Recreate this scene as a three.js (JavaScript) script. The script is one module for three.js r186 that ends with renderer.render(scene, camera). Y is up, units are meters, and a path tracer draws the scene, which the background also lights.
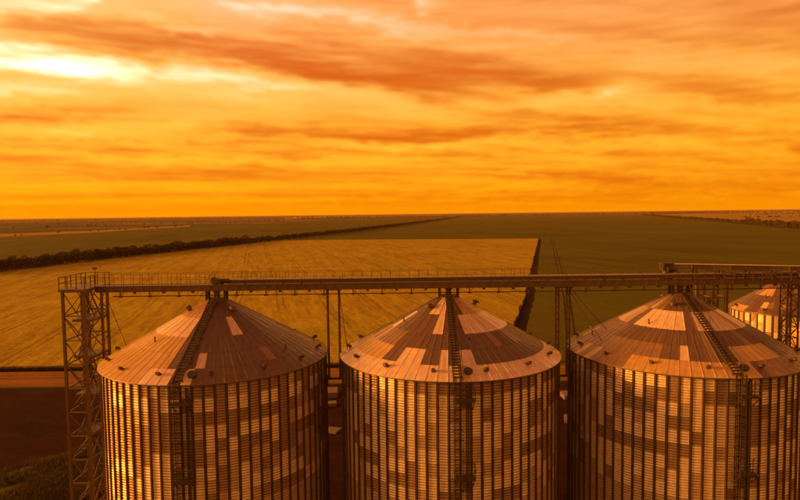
import * as THREE from 'three';
import { mergeGeometries } from 'three/addons/utils/BufferGeometryUtils.js';

// ---------------------------------------------------------------- camera
const scene = new THREE.Scene();
const camera = new THREE.PerspectiveCamera(45.58, 1.6, 0.5, 60000);
camera.rotation.order = 'YXZ';
camera.position.set(0, 33, 0);
camera.rotation.set(-Math.atan(36.5 / 595), 0, -0.0125);
scene.add(camera);
const renderer = new THREE.WebGLRenderer({ antialias: true });
renderer.setSize(1024, 640);
renderer.toneMapping = THREE.LinearToneMapping;
renderer.toneMappingExposure = 1.4;
renderer.shadowMap.enabled = true;

// ---------------------------------------------------------------- numbers
function rng(seed) {
  let s = seed >>> 0;
  return () => { s = (s + 0x6d2b79f5) | 0; let t = Math.imul(s ^ (s >>> 15), 1 | s); t = (t + Math.imul(t ^ (t >>> 7), 61 | t)) ^ t; return ((t ^ (t >>> 14)) >>> 0) / 4294967296; };
}
const D2R = Math.PI / 180;
const clamp = (x, a, b) => Math.min(b, Math.max(a, x));
const smooth = (a, b, x) => { const t = clamp((x - a) / (b - a), 0, 1); return t * t * (3 - 2 * t); };
const mix = (a, b, t) => a + (b - a) * t;
function hash3(i, j, k) { let h = Math.imul(i, 374761393) ^ Math.imul(j, 668265263) ^ Math.imul(k, 2147483647 - 1274126177); h = Math.imul(h ^ (h >>> 13), 1274126177); return ((h ^ (h >>> 16)) >>> 0) / 4294967296; }
function noise2(x, y, seed = 0, px = 0, py = 0) {       // value noise, -1..1, periodic where px / py are set
  let i = Math.floor(x), j = Math.floor(y); const u = x - i, v = y - j;
  const a = u * u * u * (u * (u * 6 - 15) + 10), b = v * v * v * (v * (v * 6 - 15) + 10);
  let i1 = i + 1, j1 = j + 1;
  if (px) { i = ((i % px) + px) % px; i1 = ((i1 % px) + px) % px; }
  if (py) { j = ((j % py) + py) % py; j1 = ((j1 % py) + py) % py; }
  return mix(mix(hash3(i, j, seed), hash3(i1, j, seed), a), mix(hash3(i, j1, seed), hash3(i1, j1, seed), a), b) * 2 - 1;
}
function noise3(x, y, z, seed = 0) {
  const k = Math.floor(z), w = z - k, c = w * w * (3 - 2 * w);
  return mix(noise2(x, y, seed + k * 131), noise2(x, y, seed + (k + 1) * 131), c);
}

// ---------------------------------------------------------------- sky and sun
const SUN_AZ = -93, SUN_EL = 10;                        // degrees: azimuth right of the viewing direction
const dirOf = (az, el) => new THREE.Vector3(Math.sin(az * D2R) * Math.cos(el * D2R), Math.sin(el * D2R), -Math.cos(az * D2R) * Math.cos(el * D2R));
const sunDir = dirOf(SUN_AZ, SUN_EL);
// long cloud bars: [[azimuth, elevation] ...], half width in degrees, strength (+ thick, - thin and bright)
const bars = [
  [[[-46, 12.5], [-37.0, 13.9], [-33.2, 14.2], [-18.0, 14.8], [-9.2, 14.1], [0.2, 12.4], [7.7, 10.1]], 1.3, 1.35],
  [[[-46, 10.5], [-38.2, 12.3], [-33.2, 12.7], [-27.4, 12.2]], 1.5, -2.0],
  [[[-29.2, 12.3], [-19.8, 12.3], [-4.5, 11.4]], 0.7, -1.0],
  [[[-52, 7.5], [-36, 9.6], [-24, 10.8], [-10, 10.0]], 2.2, -0.7],
  [[[-50, 16.5], [-36, 17.6], [-24, 18.2], [-12, 18.4]], 1.5, -0.55],
  [[[-48, 13.0], [-36, 12.6], [-25, 11.4]], 1.9, -0.6],
  [[[-50, 1.8], [-34, 2.4], [-16, 2.2]], 1.0, -0.3],
  [[[-30, 7.2], [-20, 6.9], [-8, 7.0], [6, 6.2]], 0.35, -0.55],
  [[[-22, 9.7], [-12, 9.2], [-2, 9.0]], 0.4, 0.35],
  [[[-20, 4.9], [-6, 4.7], [10, 4.9]], 0.3, -0.45],
  [[[-38, 11.2], [-33.3, 11.1], [-29.2, 10.9], [-24.7, 10.6]], 0.67, 0.8],
  [[[-40, 8.8], [-35.3, 9.6], [-32.0, 10.0]], 0.67, -1.1],
  [[[-34.8, 7.5], [-29.3, 8.5], [-24.0, 9.2]], 0.48, 0.6],
  [[[-28.0, 6.0], [-18.3, 5.9], [-6.5, 5.9]], 0.87, 0.6],
  [[[-32.3, 3.9], [-21.8, 3.7], [-13.1, 4.0]], 0.77, 0.35],
  [[[-13.9, 7.5], [0.1, 7.3], [9.6, 7.8], [20.2, 7.5]], 0.77, 0.9],
  [[[3.1, 13.8], [9.6, 12.9], [15.0, 11.5]], 1.16, 0.75],
  [[[17.7, 7.3], [26.6, 6.3], [35.7, 4.8], [48, 3.5]], 0.87, 0.75],
  [[[3.9, 5.0], [13.3, 4.2], [19.4, 3.1]], 0.96, 0.6],
  [[[25.8, 10.3], [35.6, 8.3], [50, 7]], 0.87, 0.6],
  [[[20.1, 15.1], [28.0, 14.3], [36.1, 12.6], [50, 11]], 0.96, 0.3],
  [[[26.5, 16.5], [35.4, 15.3], [46, 15]], 0.77, 0.35],
  [[[-15.3, 18.8], [-6.3, 17.9], [2.1, 16.6]], 0.6, -1.1],
  [[[-40, 15.4], [-34.4, 16.3], [-29.0, 16.9], [-26, 18.5]], 0.87, -1.5],
  [[[-23.5, 12.3], [-20.5, 11.7], [-18.5, 11.9]], 0.35, -0.9],
  [[[-24, 16.9], [-20, 16.2], [-15, 16.4]], 0.4, -0.7],
  [[[4, 16.4], [10, 16.0], [17, 15.0]], 0.4, -0.5],
  [[[14, 10.9], [17, 10.2], [21, 10.4]], 0.4, -0.5],
  [[[-33, 5.2], [-26, 5.0], [-19, 5.1]], 0.3, -0.6],
  [[[22, 9.2], [29, 8.6], [36, 7.6]], 0.5, -0.45],
  [[[0.1, 19.9], [1.6, 18.9]], 0.67, -1.8],
  [[[-1.7, 10.7], [11.4, 9.8], [21.9, 9.6]], 0.87, -0.55],
  [[[-33.5, 6.6], [-27.9, 7.5], [-18.3, 8.1]], 0.48, -0.6],
  [[[-9.3, 6.3], [7.7, 6.6], [26.7, 5.1]], 0.39, -0.5],
  [[[7.7, 9.4], [15.0, 10.3], [20.2, 10.4]], 0.58, -0.4],
  [[[21.8, 13.0], [30.9, 11.6], [35.5, 11.2]], 0.96, -0.35],
];
{
  const r = rng(11);                                      // the same kind of bars go on round the rest of the sky
  for (let k = 0; k < 70; k++) {
    const az = 48 + r() * 268, el = 3 + 30 * r() * r(), l = 8 + r() * 16, t = -0.12 + r() * 0.06;
    bars.push([[[az, el], [az + l / 2, el + t * l / 2], [az + l, el + t * l]], 0.5 + r() * 0.9, r() < 0.62 ? 0.4 + r() * 0.7 : -0.3 - r() * 0.5]);
  }
}
function barField(az, el) {
  let s = 0;
  for (const [p, w, a] of bars) {
    let a0 = az; const first = p[0][0], last = p[p.length - 1][0];
    if (a0 < first - 12) a0 += 360;
    if (a0 < first - 8 || a0 > last + 8) continue;
    let k = 0; while (k < p.length - 2 && a0 > p[k + 1][0]) k++;
    const t = clamp((a0 - p[k][0]) / (p[k + 1][0] - p[k][0]), -0.3, 1.3), e = mix(p[k][1], p[k + 1][1], t);
    const ends = smooth(first - 6, first + 3, a0) * (1 - smooth(last - 3, last + 6, a0));
    const d = (el - e) / w;
    s += a * ends * Math.exp(-(d > 0 ? d * d * 0.7 : d * d * 1.5));
  }
  return s;
}
function skyAt(az, el, out) {
  const d = dirOf(az, el), sa = Math.acos(clamp(d.dot(sunDir), -1, 1)) / D2R, e = Math.max(el, 0);
  // clear air behind the cloud: deep orange low down, paler and pinker higher up
  const t1 = smooth(0, 7, e), t2 = smooth(5, 19, e), t3 = smooth(17, 58, e);
  let r = mix(mix(mix(1.0, 1.08, t1), 1.04, t2), 0.33, t3), g = mix(mix(mix(0.295, 0.41, t1), 0.455, t2), 0.085, t3), b = mix(mix(mix(0.001, 0.016, t1), 0.08, t2), 0.03, t3);
  // veil of streaky cloud on a flat layer, seen in perspective
  const q = 1 / (Math.sin(Math.max(e, 0.2) * D2R) + 0.05), X = d.x * q, Z = d.z * q;
  const wx = X + 0.25 * noise2(X * 0.9, Z * 0.9, 5), wz = Z + 0.22 * noise2(X * 0.9, Z * 0.9, 6);
  const ca = Math.cos(0.32), sn = Math.sin(0.32), u = wx * ca - wz * sn, v = wx * sn + wz * ca;
  let f = 0.52 * noise2(u * 0.25, v * 0.9, 1) + 0.36 * noise2(u * 0.5, v * 2.2, 2) + 0.24 * noise2(u * 1.1, v * 5.2, 3) + 0.20 * noise2(u * 2.6, v * 11, 4) + 0.13 * noise2(u * 6, v * 22, 7);
  const wisp = (1 - 2 * Math.abs(noise2(u * 0.55 + 7, v * 2.3, 12))) * 0.32 + (1 - 2 * Math.abs(noise2(u * 1.2, v * 5.4 + 3, 13))) * 0.22;
  f = (f + wisp * 0.8) * smooth(0, 1.6, e);
  const wa = az + 1.6 * noise2(az * 0.17, el * 0.5, 21), we = el + 0.42 * noise2(az * 0.13, el * 0.45, 22) + 0.26 * noise2(az * 0.5, el * 1.5, 23) + 0.22 * noise2(az * 0.9 + el * 0.6, el * 3.2, 24) + 0.10 * noise2(az * 1.7 + el, el * 5, 25);
  const streak = noise2(az * 0.22 + el * 0.9, el * 3.1, 26) + 0.6 * noise2(az * 0.5 + el * 1.6, el * 5.5, 27);
  const c0 = 0.72 * f - 0.05, c = (c0 > 0 ? c0 * 0.72 : c0) + barField(wa, we) * (0.95 + 0.5 * f + 0.3 * streak) + 0.16 * streak * smooth(0.5, 4, e);
  if (c > 0) { const k = 1 - Math.exp(-c * 1.05), p = smooth(9, 22, e); r *= 1 - 0.34 * k; g *= 1 - (0.77 - 0.03 * p) * k; b *= 1 - (0.97 - 0.1 * p) * k; }
  else { const k = 1 - Math.exp(c * 0.95); r += 0.10 * k; g += 0.27 * k; b += (0.05 * smooth(2, 10, e) + 0.13 * smooth(7, 17, e)) * k; const h = Math.max(-c - 0.9, 0) * 0.34; r += h; g += h; b += h * 0.95; }
  // pink high veil
  const pk = smooth(10, 18, e) * smooth(-0.2, 0.5, noise2(az * 0.045 + 3.3, el * 0.09, 31) + 0.25);
  r = mix(r, r * 1.01, pk); g = mix(g, g * 0.90, pk); b = mix(b, b * 1.15, pk);
  // towards the sun the cloud glows, away from it the sky is dimmer
  const thin = clamp(1 - 0.5 * Math.max(c, 0), 0.25, 1.2), glow = (Math.exp(-((sa / 15) ** 2)) * 1.5 + Math.exp(-((sa / 62) ** 2)) * 0.16) * thin;
  const away = mix(1, 0.93, smooth(50, 150, sa));
  out[0] = r * away + glow * 1.0; out[1] = g * 0.95 * away + glow * 0.56; out[2] = b * away + glow * 0.30 * smooth(0, 12, e);
}
{
  const AIR = 0.715, W = 2048, H = 1024, data = new Float32Array(W * H * 4), o = [0, 0, 0];
  for (let j = 0; j < H; j++) {
    const el = ((j + 0.5) / H - 0.5) * 180;
    for (let i = 0; i < W; i++) {
      const lon = ((i + 0.5) / W - 0.5) * 2 * Math.PI;  // atan2(z, x)
      const dx = Math.cos(lon), dz = Math.sin(lon); let az = Math.atan2(dx, -dz) / D2R;
      if (az < -70) az += 360;
      if (el < -3) { skyAt(az, 0, o); } else skyAt(az, el, o);
      const k = (j * W + i) * 4; data[k] = o[0] * AIR; data[k + 1] = o[1] * AIR; data[k + 2] = o[2] * AIR; data[k + 3] = 1;
    }
  }
  const sky = new THREE.DataTexture(data, W, H, THREE.RGBAFormat, THREE.FloatType);
  sky.mapping = THREE.EquirectangularReflectionMapping; sky.magFilter = THREE.LinearFilter; sky.minFilter = THREE.LinearFilter; sky.needsUpdate = true;
  scene.background = sky; scene.environment = sky;
}
const sun = new THREE.DirectionalLight(new THREE.Color().setRGB(1.0, 0.37, 0.04), 4.8);
sun.position.copy(sunDir).multiplyScalar(200).add(new THREE.Vector3(5, 15, -60)); sun.target.position.set(5, 15, -60);
sun.castShadow = true; sun.shadow.radius = 22; sun.shadow.mapSize.set(4096, 4096);
Object.assign(sun.shadow.camera, { left: -120, right: 120, top: 90, bottom: -90, near: 1, far: 500 });
scene.add(sun, sun.target);

scene.fog = new THREE.FogExp2(new THREE.Color().setRGB(1.0, 0.58, 0.22), 0.00003);

// ---------------------------------------------------------------- naming helpers
const taken = new Map();
function numbered(name) { const n = taken.get(name) || 0; taken.set(name, n + 1); return n ? `${name}_${String(n).padStart(3, '0')}` : name; }
function tag(o, label, category, group) { o.userData.label = label; o.userData.category = category; if (group) o.userData.group = group; return o; }
function thing(name, [x, y, z], label, category, group) { const o = new THREE.Group(); o.name = numbered(name); o.position.set(x, y, z); scene.add(o); return tag(o, label, category, group); }
function part(name, geo, mat, parent) { const m = new THREE.Mesh(geo, mat); m.name = name; m.castShadow = m.receiveShadow = true; parent.add(m); return m; }
function stuff(m) { m.userData.kind = 'stuff'; return m; }

// ---------------------------------------------------------------- textures and materials
function tex(W, H, fn, srgb) {
  const d = new Uint8Array(W * H * 4), o = [0, 0, 0];
  for (let j = 0; j < H; j++) for (let i = 0; i < W; i++) { fn(i / W, j / H, o); const k = (j * W + i) * 4; d[k] = clamp(o[0] * 255, 0, 255); d[k + 1] = clamp(o[1] * 255, 0, 255); d[k + 2] = clamp(o[2] * 255, 0, 255); d[k + 3] = 255; }
  const t = new THREE.DataTexture(d, W, H); t.wrapS = t.wrapT = THREE.RepeatWrapping; t.magFilter = THREE.LinearFilter; t.minFilter = THREE.LinearMipmapLinearFilter; t.generateMipmaps = true;
  if (srgb) t.colorSpace = THREE.SRGBColorSpace; t.needsUpdate = true; return t;
}
const toS = (c) => (c <= 0.0031308 ? c * 12.92 : 1.055 * Math.pow(c, 1 / 2.4) - 0.055);
const grimeMap = tex(512, 512, (u, v, o) => {              // zinc bloom and runs of dirt, 4 m to a tile
  const n = 0.5 * noise2(u * 12, v * 12, 41, 12, 12) + 0.3 * noise2(u * 40, v * 40, 42, 40, 40), run = 0.6 * noise2(u * 60, v * 5, 43, 60, 5) + 0.5 * noise2(u * 24, v * 3, 44, 24, 3);
  const k = 0.93 + 0.06 * n + 0.08 * run; o[0] = k; o[1] = k * 0.985; o[2] = k * 0.96;
}, true);
const roughMap = tex(256, 256, (u, v, o) => { const k = 0.8 + 0.2 * noise2(u * 30, v * 30, 45, 30, 30) + 0.12 * noise2(u * 8, v * 8, 46, 8, 8); o[0] = o[1] = o[2] = k; });
function metal(r, g, b, rough, met = 0.85, mapped = true) {
  const m = new THREE.MeshStandardMaterial({ color: new THREE.Color().setRGB(r, g, b), roughness: rough, metalness: met, side: THREE.DoubleSide });
  if (mapped) { m.map = grimeMap; m.roughnessMap = roughMap; }
  return m;
}
const M = {
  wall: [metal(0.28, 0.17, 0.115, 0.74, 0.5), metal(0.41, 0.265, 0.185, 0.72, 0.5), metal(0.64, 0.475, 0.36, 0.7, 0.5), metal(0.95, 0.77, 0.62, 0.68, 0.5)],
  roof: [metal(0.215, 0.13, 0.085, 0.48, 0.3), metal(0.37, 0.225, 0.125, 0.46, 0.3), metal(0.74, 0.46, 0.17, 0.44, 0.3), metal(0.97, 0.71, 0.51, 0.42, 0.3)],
  vent: metal(0.15, 0.095, 0.065, 0.64, 0.4),
  rib: metal(0.13, 0.08, 0.055, 0.62, 0.5),
  steel: metal(0.17, 0.105, 0.07, 0.66, 0.4),
  dark: metal(0.085, 0.058, 0.042, 0.68, 0.3),
  galv: metal(0.27, 0.18, 0.13, 0.6, 0.5),
  pale: metal(0.62, 0.50, 0.40, 0.55, 0.3),
  cable: metal(0.05, 0.045, 0.04, 0.7, 0.3, false),
};

// ---------------------------------------------------------------- geometry helpers
const unitBox = new THREE.BoxGeometry(1, 1, 1);
const unitRod = new THREE.CylinderGeometry(1, 1, 1, 7, 1);
const V = (x, y, z) => new THREE.Vector3(x, y, z);
const UP = V(0, 1, 0);
function beamMatrix(a, b, w, d = w) {
  const dir = b.clone().sub(a), len = dir.length(); dir.normalize();
  const side = Math.abs(dir.y) > 0.999 ? V(1, 0, 0) : V(0, 1, 0).cross(dir).normalize(), fw = side.clone().cross(dir);
  return new THREE.Matrix4().makeBasis(side.multiplyScalar(w), dir.multiplyScalar(len), fw.multiplyScalar(d)).setPosition(a.clone().add(b).multiplyScalar(0.5));
}
function beam(name, a, b, w, mat, parent, d = w, geo = unitBox) { const m = part(name, geo, mat, parent); m.applyMatrix4(beamMatrix(a, b, w, d)); return m; }
const rod = (name, a, b, r, mat, parent) => beam(name, a, b, r, mat, parent, r, unitRod);
const bg = (a, b, w, d = w, geo = unitBox) => geo.clone().applyMatrix4(beamMatrix(a, b, w, d));
const bxg = (w, h, d, x, y, z) => new THREE.BoxGeometry(w, h, d).translate(x, y, z);
const cylg = (r0, r1, h, x, y, z, n = 20) => new THREE.CylinderGeometry(r0, r1, h, n).translate(x, y, z);
function meshData(pos, uv, idx, nrm) {
  const g = new THREE.BufferGeometry(); g.setAttribute('position', new THREE.Float32BufferAttribute(pos, 3)); g.setAttribute('uv', new THREE.Float32BufferAttribute(uv, 2)); g.setIndex(idx);
  if (nrm) g.setAttribute('normal', new THREE.Float32BufferAttribute(nrm, 3)); else g.computeVertexNormals();
  return g;
}
const merged = (list) => mergeGeometries(list.map((g) => (g.index ? g.toNonIndexed() : g)));

// ---------------------------------------------------------------- ground and fields
function groundMat(W, H, fn, size, rough = 1, angle = 0, bump = 0) {
  const map = tex(W, H, (u, v, o) => { fn(u, v, o); o[0] = toS(o[0]); o[1] = toS(o[1]); o[2] = toS(o[2]); }, true);
  const m = new THREE.MeshPhysicalMaterial({ map, roughness: rough, metalness: 0, specularIntensity: 0.1 });
  m.userData.uvSize = size; m.userData.uvAngle = angle; return m;
}
function rough(pts, amp, seed) {                           // uneven edge
  const out = [], r = rng(seed);
  pts.forEach(([x, z], i) => { const [x2, z2] = pts[(i + 1) % pts.length], n = Math.max(1, Math.min(160, Math.round(Math.hypot(x2 - x, z2 - z) / 3.5))); for (let k = 0; k < n; k++) out.push([mix(x, x2, k / n) + (r() - 0.5) * amp, mix(z, z2, k / n) + (r() - 0.5) * amp]); });
  return out;
}
function sheet(name, pts, y, mat, thick = 0) {             // polygon in the ground plane, uv in metres along the rows
  const s = new THREE.Shape(pts.map(([x, z]) => new THREE.Vector2(x, -z)));
  const g = thick ? new THREE.ExtrudeGeometry(s, { depth: thick, bevelEnabled: false }) : new THREE.ShapeGeometry(s);
  g.rotateX(-Math.PI / 2);
  const p = g.attributes.position, uv = g.attributes.uv, { uvSize: L, uvAngle: a } = mat.userData, c = Math.cos(a * D2R), n = Math.sin(a * D2R);
  for (let i = 0; i < p.count; i++) { const x = p.getX(i), z = -p.getZ(i); uv.setXY(i, (x * c - z * n) / L, (x * n + z * c) / L); }
  const m = part(name, g, mat, scene); m.position.y = y; m.userData.kind = 'structure'; return m;
}
const fb = (u, v, f, s) => 0.5 * noise2(u * f, v * f, s, f, f) + 0.3 * noise2(u * f * 2, v * f * 2, s + 1, f * 2, f * 2) + 0.2 * noise2(u * f * 4, v * f * 4, s + 2, f * 4, f * 4);
// gold cereal field: rows along v, wheel tracks in pairs every 24 m across u (tile 384 m)
const goldMat = groundMat(2048, 2048, (u, v, o) => {
  const wob = 0.0010 * noise2(u * 7, v * 9, 60, 7, 9) + 0.0008 * noise2(u * 19, v * 31, 61, 19, 31);
  const x = u + wob, row = noise2(x * 400, v * 44, 62, 400, 44), row2 = noise2(x * 160, v * 26, 63, 160, 26), cl = fb(u, v, 10, 64), fine = noise2(u * 700, v * 700, 67, 700, 700);
  const lodge = smooth(0.15, 0.75, noise2(u * 90 + 3 * wob * 80, v * 34, 68, 90, 34)) * smooth(-0.2, 0.5, noise2(u * 6, v * 6, 69, 6, 6));
  let k = 1 + 0.16 * row + 0.13 * row2 + 0.14 * cl + 0.26 * fine - 0.12 * lodge;
  const tx = ((x * 24) % 1 + 1) % 1 * 16, gap = Math.min(Math.abs(tx - 7), Math.abs(tx - 9.2));
  k *= 1 - 0.34 * (1 - smooth(0.2, 0.45, gap)) * smooth(-0.55, 0.2, noise2(u * 16, v * 10, 70, 16, 10) + 0.25);
  const gr = 0.5 + 0.5 * fb(u, v, 7, 71);
  o[0] = 0.36 * k; o[1] = mix(0.235, 0.285, gr) * k; o[2] = 0.016 * k;
}, 384, 1, -13.5);
const greenMat = groundMat(2048, 2048, (u, v, o) => {
  const row = noise2(u * 150, v * 12, 80, 150, 12), cl = fb(u, v, 6, 81), fine = noise2(u * 600, v * 600, 84, 600, 600), band = noise2(u * 10, v * 2, 85, 10, 2);
  let k = 1 + 0.08 * row + 0.22 * cl + 0.12 * fine + 0.10 * band;
  const tx = ((u * 21) % 1 + 1) % 1 * 24, gap = Math.min(Math.abs(tx - 11), Math.abs(tx - 13));
  k *= 1 - 0.4 * (1 - smooth(0.25, 0.6, gap)) * smooth(-0.5, 0.3, noise2(u * 12, v * 7, 86, 12, 7));
  o[0] = 0.098 * k; o[1] = 0.092 * k; o[2] = 0.006 * k;
}, 504, 1, -13.5);
const oliveMat = groundMat(512, 512, (u, v, o) => {
  const k = 1 + 0.28 * fb(u, v, 5, 90) + 0.12 * noise2(u * 60, v * 6, 93, 60, 6) + 0.1 * noise2(u * 200, v * 200, 94, 200, 200);
  o[0] = 0.092 * k; o[1] = 0.086 * k; o[2] = 0.007 * k;
}, 900, 1, -13.5);
const stubbleMat = groundMat(512, 512, (u, v, o) => {
  const k = 1 + 0.2 * fb(u, v, 5, 100) + 0.12 * noise2(u * 80, v * 6, 103, 80, 6);
  o[0] = 0.31 * k; o[1] = 0.20 * k; o[2] = 0.04 * k;
}, 900, 1, -13.5);
const plainMat = groundMat(512, 512, (u, v, o) => {
  const patch = fb(u, v, 9, 110), n = noise2(u * 90, v * 24, 113, 90, 24), k = 1 + 0.35 * patch + 0.2 * n;
  const t = smooth(0.25, 0.5, noise2(u * 16, v * 24, 114, 16, 24));
  o[0] = mix(0.07, 0.17, t) * k; o[1] = mix(0.066, 0.125, t) * k; o[2] = mix(0.02, 0.045, t) * k;
}, 5000);
const soilMat = groundMat(1024, 1024, (u, v, o) => {
  const n = fb(u, v, 8, 120), f = noise2(u * 300, v * 300, 123, 300, 300), g = noise2(u * 110, v * 110, 124, 110, 110), rut = noise2(u * 4 + 0.7 * noise2(u * 3, v * 3, 126, 3, 3), v * 40, 125, 4, 40);
  const k = 1 + 0.34 * n + 0.20 * f + 0.16 * g + 0.20 * rut;
  o[0] = 0.036 * k; o[1] = 0.0115 * k; o[2] = 0.006 * k;
}, 90, 1, 12);
const dirtMat = groundMat(1024, 512, (u, v, o) => {
  const n = fb(u, v, 8, 130), f = noise2(u * 260, v * 260, 133, 260, 260), rut = noise2(u * 3, v * 60, 134, 3, 60);
  const k = 1 + 0.25 * n + 0.18 * f + 0.28 * rut; o[0] = 0.22 * k; o[1] = 0.105 * k; o[2] = 0.026 * k;
}, 60, 1, 0);
const marginMat = groundMat(256, 256, (u, v, o) => { const k = 1 + 0.4 * fb(u, v, 8, 140) + 0.3 * noise2(u * 80, v * 80, 143, 80, 80); o[0] = 0.036 * k; o[1] = 0.018 * k; o[2] = 0.008 * k; }, 30);
const turfMat = groundMat(256, 256, (u, v, o) => { const k = 1 + 0.4 * fb(u, v, 8, 150) + 0.25 * noise2(u * 90, v * 90, 153, 90, 90); o[0] = 0.075 * k; o[1] = 0.062 * k; o[2] = 0.014 * k; }, 30);

sheet('ground', [[-22000, 3000], [22000, 3000], [22000, -26000], [-22000, -26000]], 0, plainMat);
const belt = [[-262, -230], [-243, -360], [-229, -449], [-167, -708], [-93, -1044], [1, -1575], [476, -4619]];
sheet('gold_field', rough([[20.6, -129], [31, -165], [46.2, -222], [168, -721], [-152, -768], [-167, -708], [-229, -449], [-243, -360], [-270, -129]], 0.9, 31), 0.05, goldMat, 0.55);
sheet('green_field', rough([[24.6, -129], [420, -129], [520, -560], [645, -959], [847, -1574], [1765, -4375], [476, -4619], [1, -1575], [-93, -1044], [-152, -772], [173, -725], [50.2, -222], [35, -165]], 0.8, 32), 0.05, greenMat, 0.2);
sheet('olive_field', [[-250, -360], [-236, -449], [-174, -708], [-100, -1044], [-6, -1575], [470, -4619], [-260, -4200], [-655, -1897], [-655, -1295], [-705, -1063], [-900, -600], [-900, -360]], 0.06, oliveMat, 0.1);
sheet('pale_field', [[-714, -1063], [-663, -1296], [-668, -1897], [-755, -2145], [-764, -1492], [-852, -1269]], 0.06, stubbleMat, 0.1);
sheet('pale_field', [[-932, -4846], [-689, -7600], [560, -7700], [640, -9300], [-1189, -9800], [-1477, -7681]], 0.06, stubbleMat, 0.1).name = 'pale_field_001';
sheet('pale_field', [[690, -1060], [862, -1574], [1780, -4375], [2900, -5600], [3300, -4600], [1500, -2150]], 0.06, stubbleMat, 0.1).name = 'pale_field_002';
sheet('pale_field', [[2500, -5000], [3000, -4200], [5600, -6200], [4300, -8000]], 0.06, stubbleMat, 0.1).name = 'pale_field_003';
sheet('yard', [[-160, -114], [160, -114], [160, 40], [-160, 40]], 0.01, soilMat);
sheet('dirt_road', [[-160, -126.2], [160, -126.2], [160, -114.8], [-160, -114.8]], 0.02, dirtMat);
sheet('field_margin', [[20.7, -127], [25.5, -127], [36, -165], [51.2, -222], [173, -723], [168.1, -723], [46.3, -222], [31.1, -165]], 0.03, marginMat);
sheet('verge', [[-160, -128.9], [22, -128.9], [22, -126.3], [-160, -126.3]], 0.03, marginMat);
for (const off of [10, 12.2]) {                      // wheel tracks beside the dark strip
  const c = [[27 + off, -131], [51.2 + off, -222], [174 + off, -725]];
  const l = sheet('wheel_track', rough([[c[0][0], c[0][1]], [c[1][0], c[1][1]], [c[2][0], c[2][1]], [c[2][0] + 0.55, c[2][1]], [c[1][0] + 0.55, c[1][1]], [c[0][0] + 0.55, c[0][1]]], 0.25, 40 + off), 0.256, marginMat); l.name = numbered('wheel_track');
}
{ // low grassed bank beside the tower: a real mound
  const g = new THREE.PlaneGeometry(44, 20, 44, 20).rotateX(-Math.PI / 2), p = g.attributes.position;
  for (let i = 0; i < p.count; i++) { const x = p.getX(i), z = p.getZ(i), e = smooth(22, 15, Math.abs(x)) * smooth(10, 3, Math.abs(z)); p.setY(i, -0.25 + e * (1.1 + 0.35 * noise2(x * 0.22, z * 0.3, 160)) + 0.12 * noise2(x * 0.9, z * 0.9, 161)); }
  const uv = g.attributes.uv; for (let i = 0; i < p.count; i++) uv.setXY(i, p.getX(i) / 30, p.getZ(i) / 30);
  g.computeVertexNormals();
  const m = part('grass_bank', g, turfMat, scene); m.position.set(-38, 0, -81); m.rotation.y = 0.93; m.userData.kind = 'structure';
  // blades on it
  const r = rng(5), blade = []; for (let k = 0; k < 5; k++) { const a = k * 1.26 + r(), l = 0.35 + 0.3 * r(); blade.push(meshData([-0.03 * Math.cos(a), 0, -0.03 * Math.sin(a), 0.03 * Math.cos(a), 0, 0.03 * Math.sin(a), 0.22 * Math.sin(a), l, -0.22 * Math.cos(a)], [0, 0, 1, 0, 0.5, 1], [0, 1, 2])); }
  const tuft = merged(blade), gm = new THREE.MeshStandardMaterial({ color: 0xffffff, roughness: 1, side: THREE.DoubleSide });
  const spots = [];
  for (let k = 0; k < 9000; k++) {
    const x = (r() - 0.5) * 40, z = (r() - 0.5) * 17, e = smooth(22, 15, Math.abs(x)) * smooth(10, 3, Math.abs(z)); if (e < 0.12 + 0.4 * r() * r()) continue;
    const c = Math.cos(0.93), s = Math.sin(0.93); const pt = noise2(x * 0.35, z * 0.35, 162); if (pt < -0.35 && r() < 0.8) continue; spots.push([-38 + x * c + z * s, -0.3 + e * 1.1, -81 - x * s + z * c, (0.55 + r() * 0.75) * (1 + 0.6 * pt)]);
  }
  const inst = (name, list, label, tone = 1) => {
    const im = new THREE.InstancedMesh(tuft, gm, list.length), q = new THREE.Quaternion(), c = new THREE.Color();
    list.forEach(([x, y, z, s], i) => { q.setFromAxisAngle(UP, r() * 6.28); im.setMatrixAt(i, new THREE.Matrix4().compose(V(x, y, z), q, V(s, s, s))); const k = 0.7 + 0.6 * r(), t = r(); im.setColorAt(i, tone < 1 ? c.setRGB(0.04 * k, mix(0.018, 0.026, t) * k, 0.008 * k) : c.setRGB(mix(0.07, 0.13, t) * k, mix(0.07, 0.085, t) * k, 0.014 * k)); });
    im.name = name; im.castShadow = im.receiveShadow = true; scene.add(im); tag(im, label, 'grass'); stuff(im);
  };
  inst('grass', spots, 'rough grass on the low bank beside the lattice tower');
  const vs = []; for (let k = 0; k < 5000; k++) vs.push([-150 + r() * 172, 0, -128.6 + r() * 2.2, 0.7 + r() * 0.9]);
  inst('verge_grass', vs, 'dark tall grass along the far edge of the dirt road', 0.5);
  const hs = []; const line = [[23.8, -129], [34.3, -165], [49.6, -222], [171.5, -721]];
  for (let k = 0; k < 12000; k++) { const t = Math.pow(r(), 1.5) * 2.999, i = Math.floor(t), f = t - i, w = (r() - 0.5) * 3.0 - 1.1; hs.push([mix(line[i][0], line[i + 1][0], f) + w, 0, mix(line[i][1], line[i + 1][1], f), 0.35 + r() * 0.45]); }
  inst('margin_weeds', hs, 'dark weeds on the strip between the gold and green fields', 0.5);
}

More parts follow.
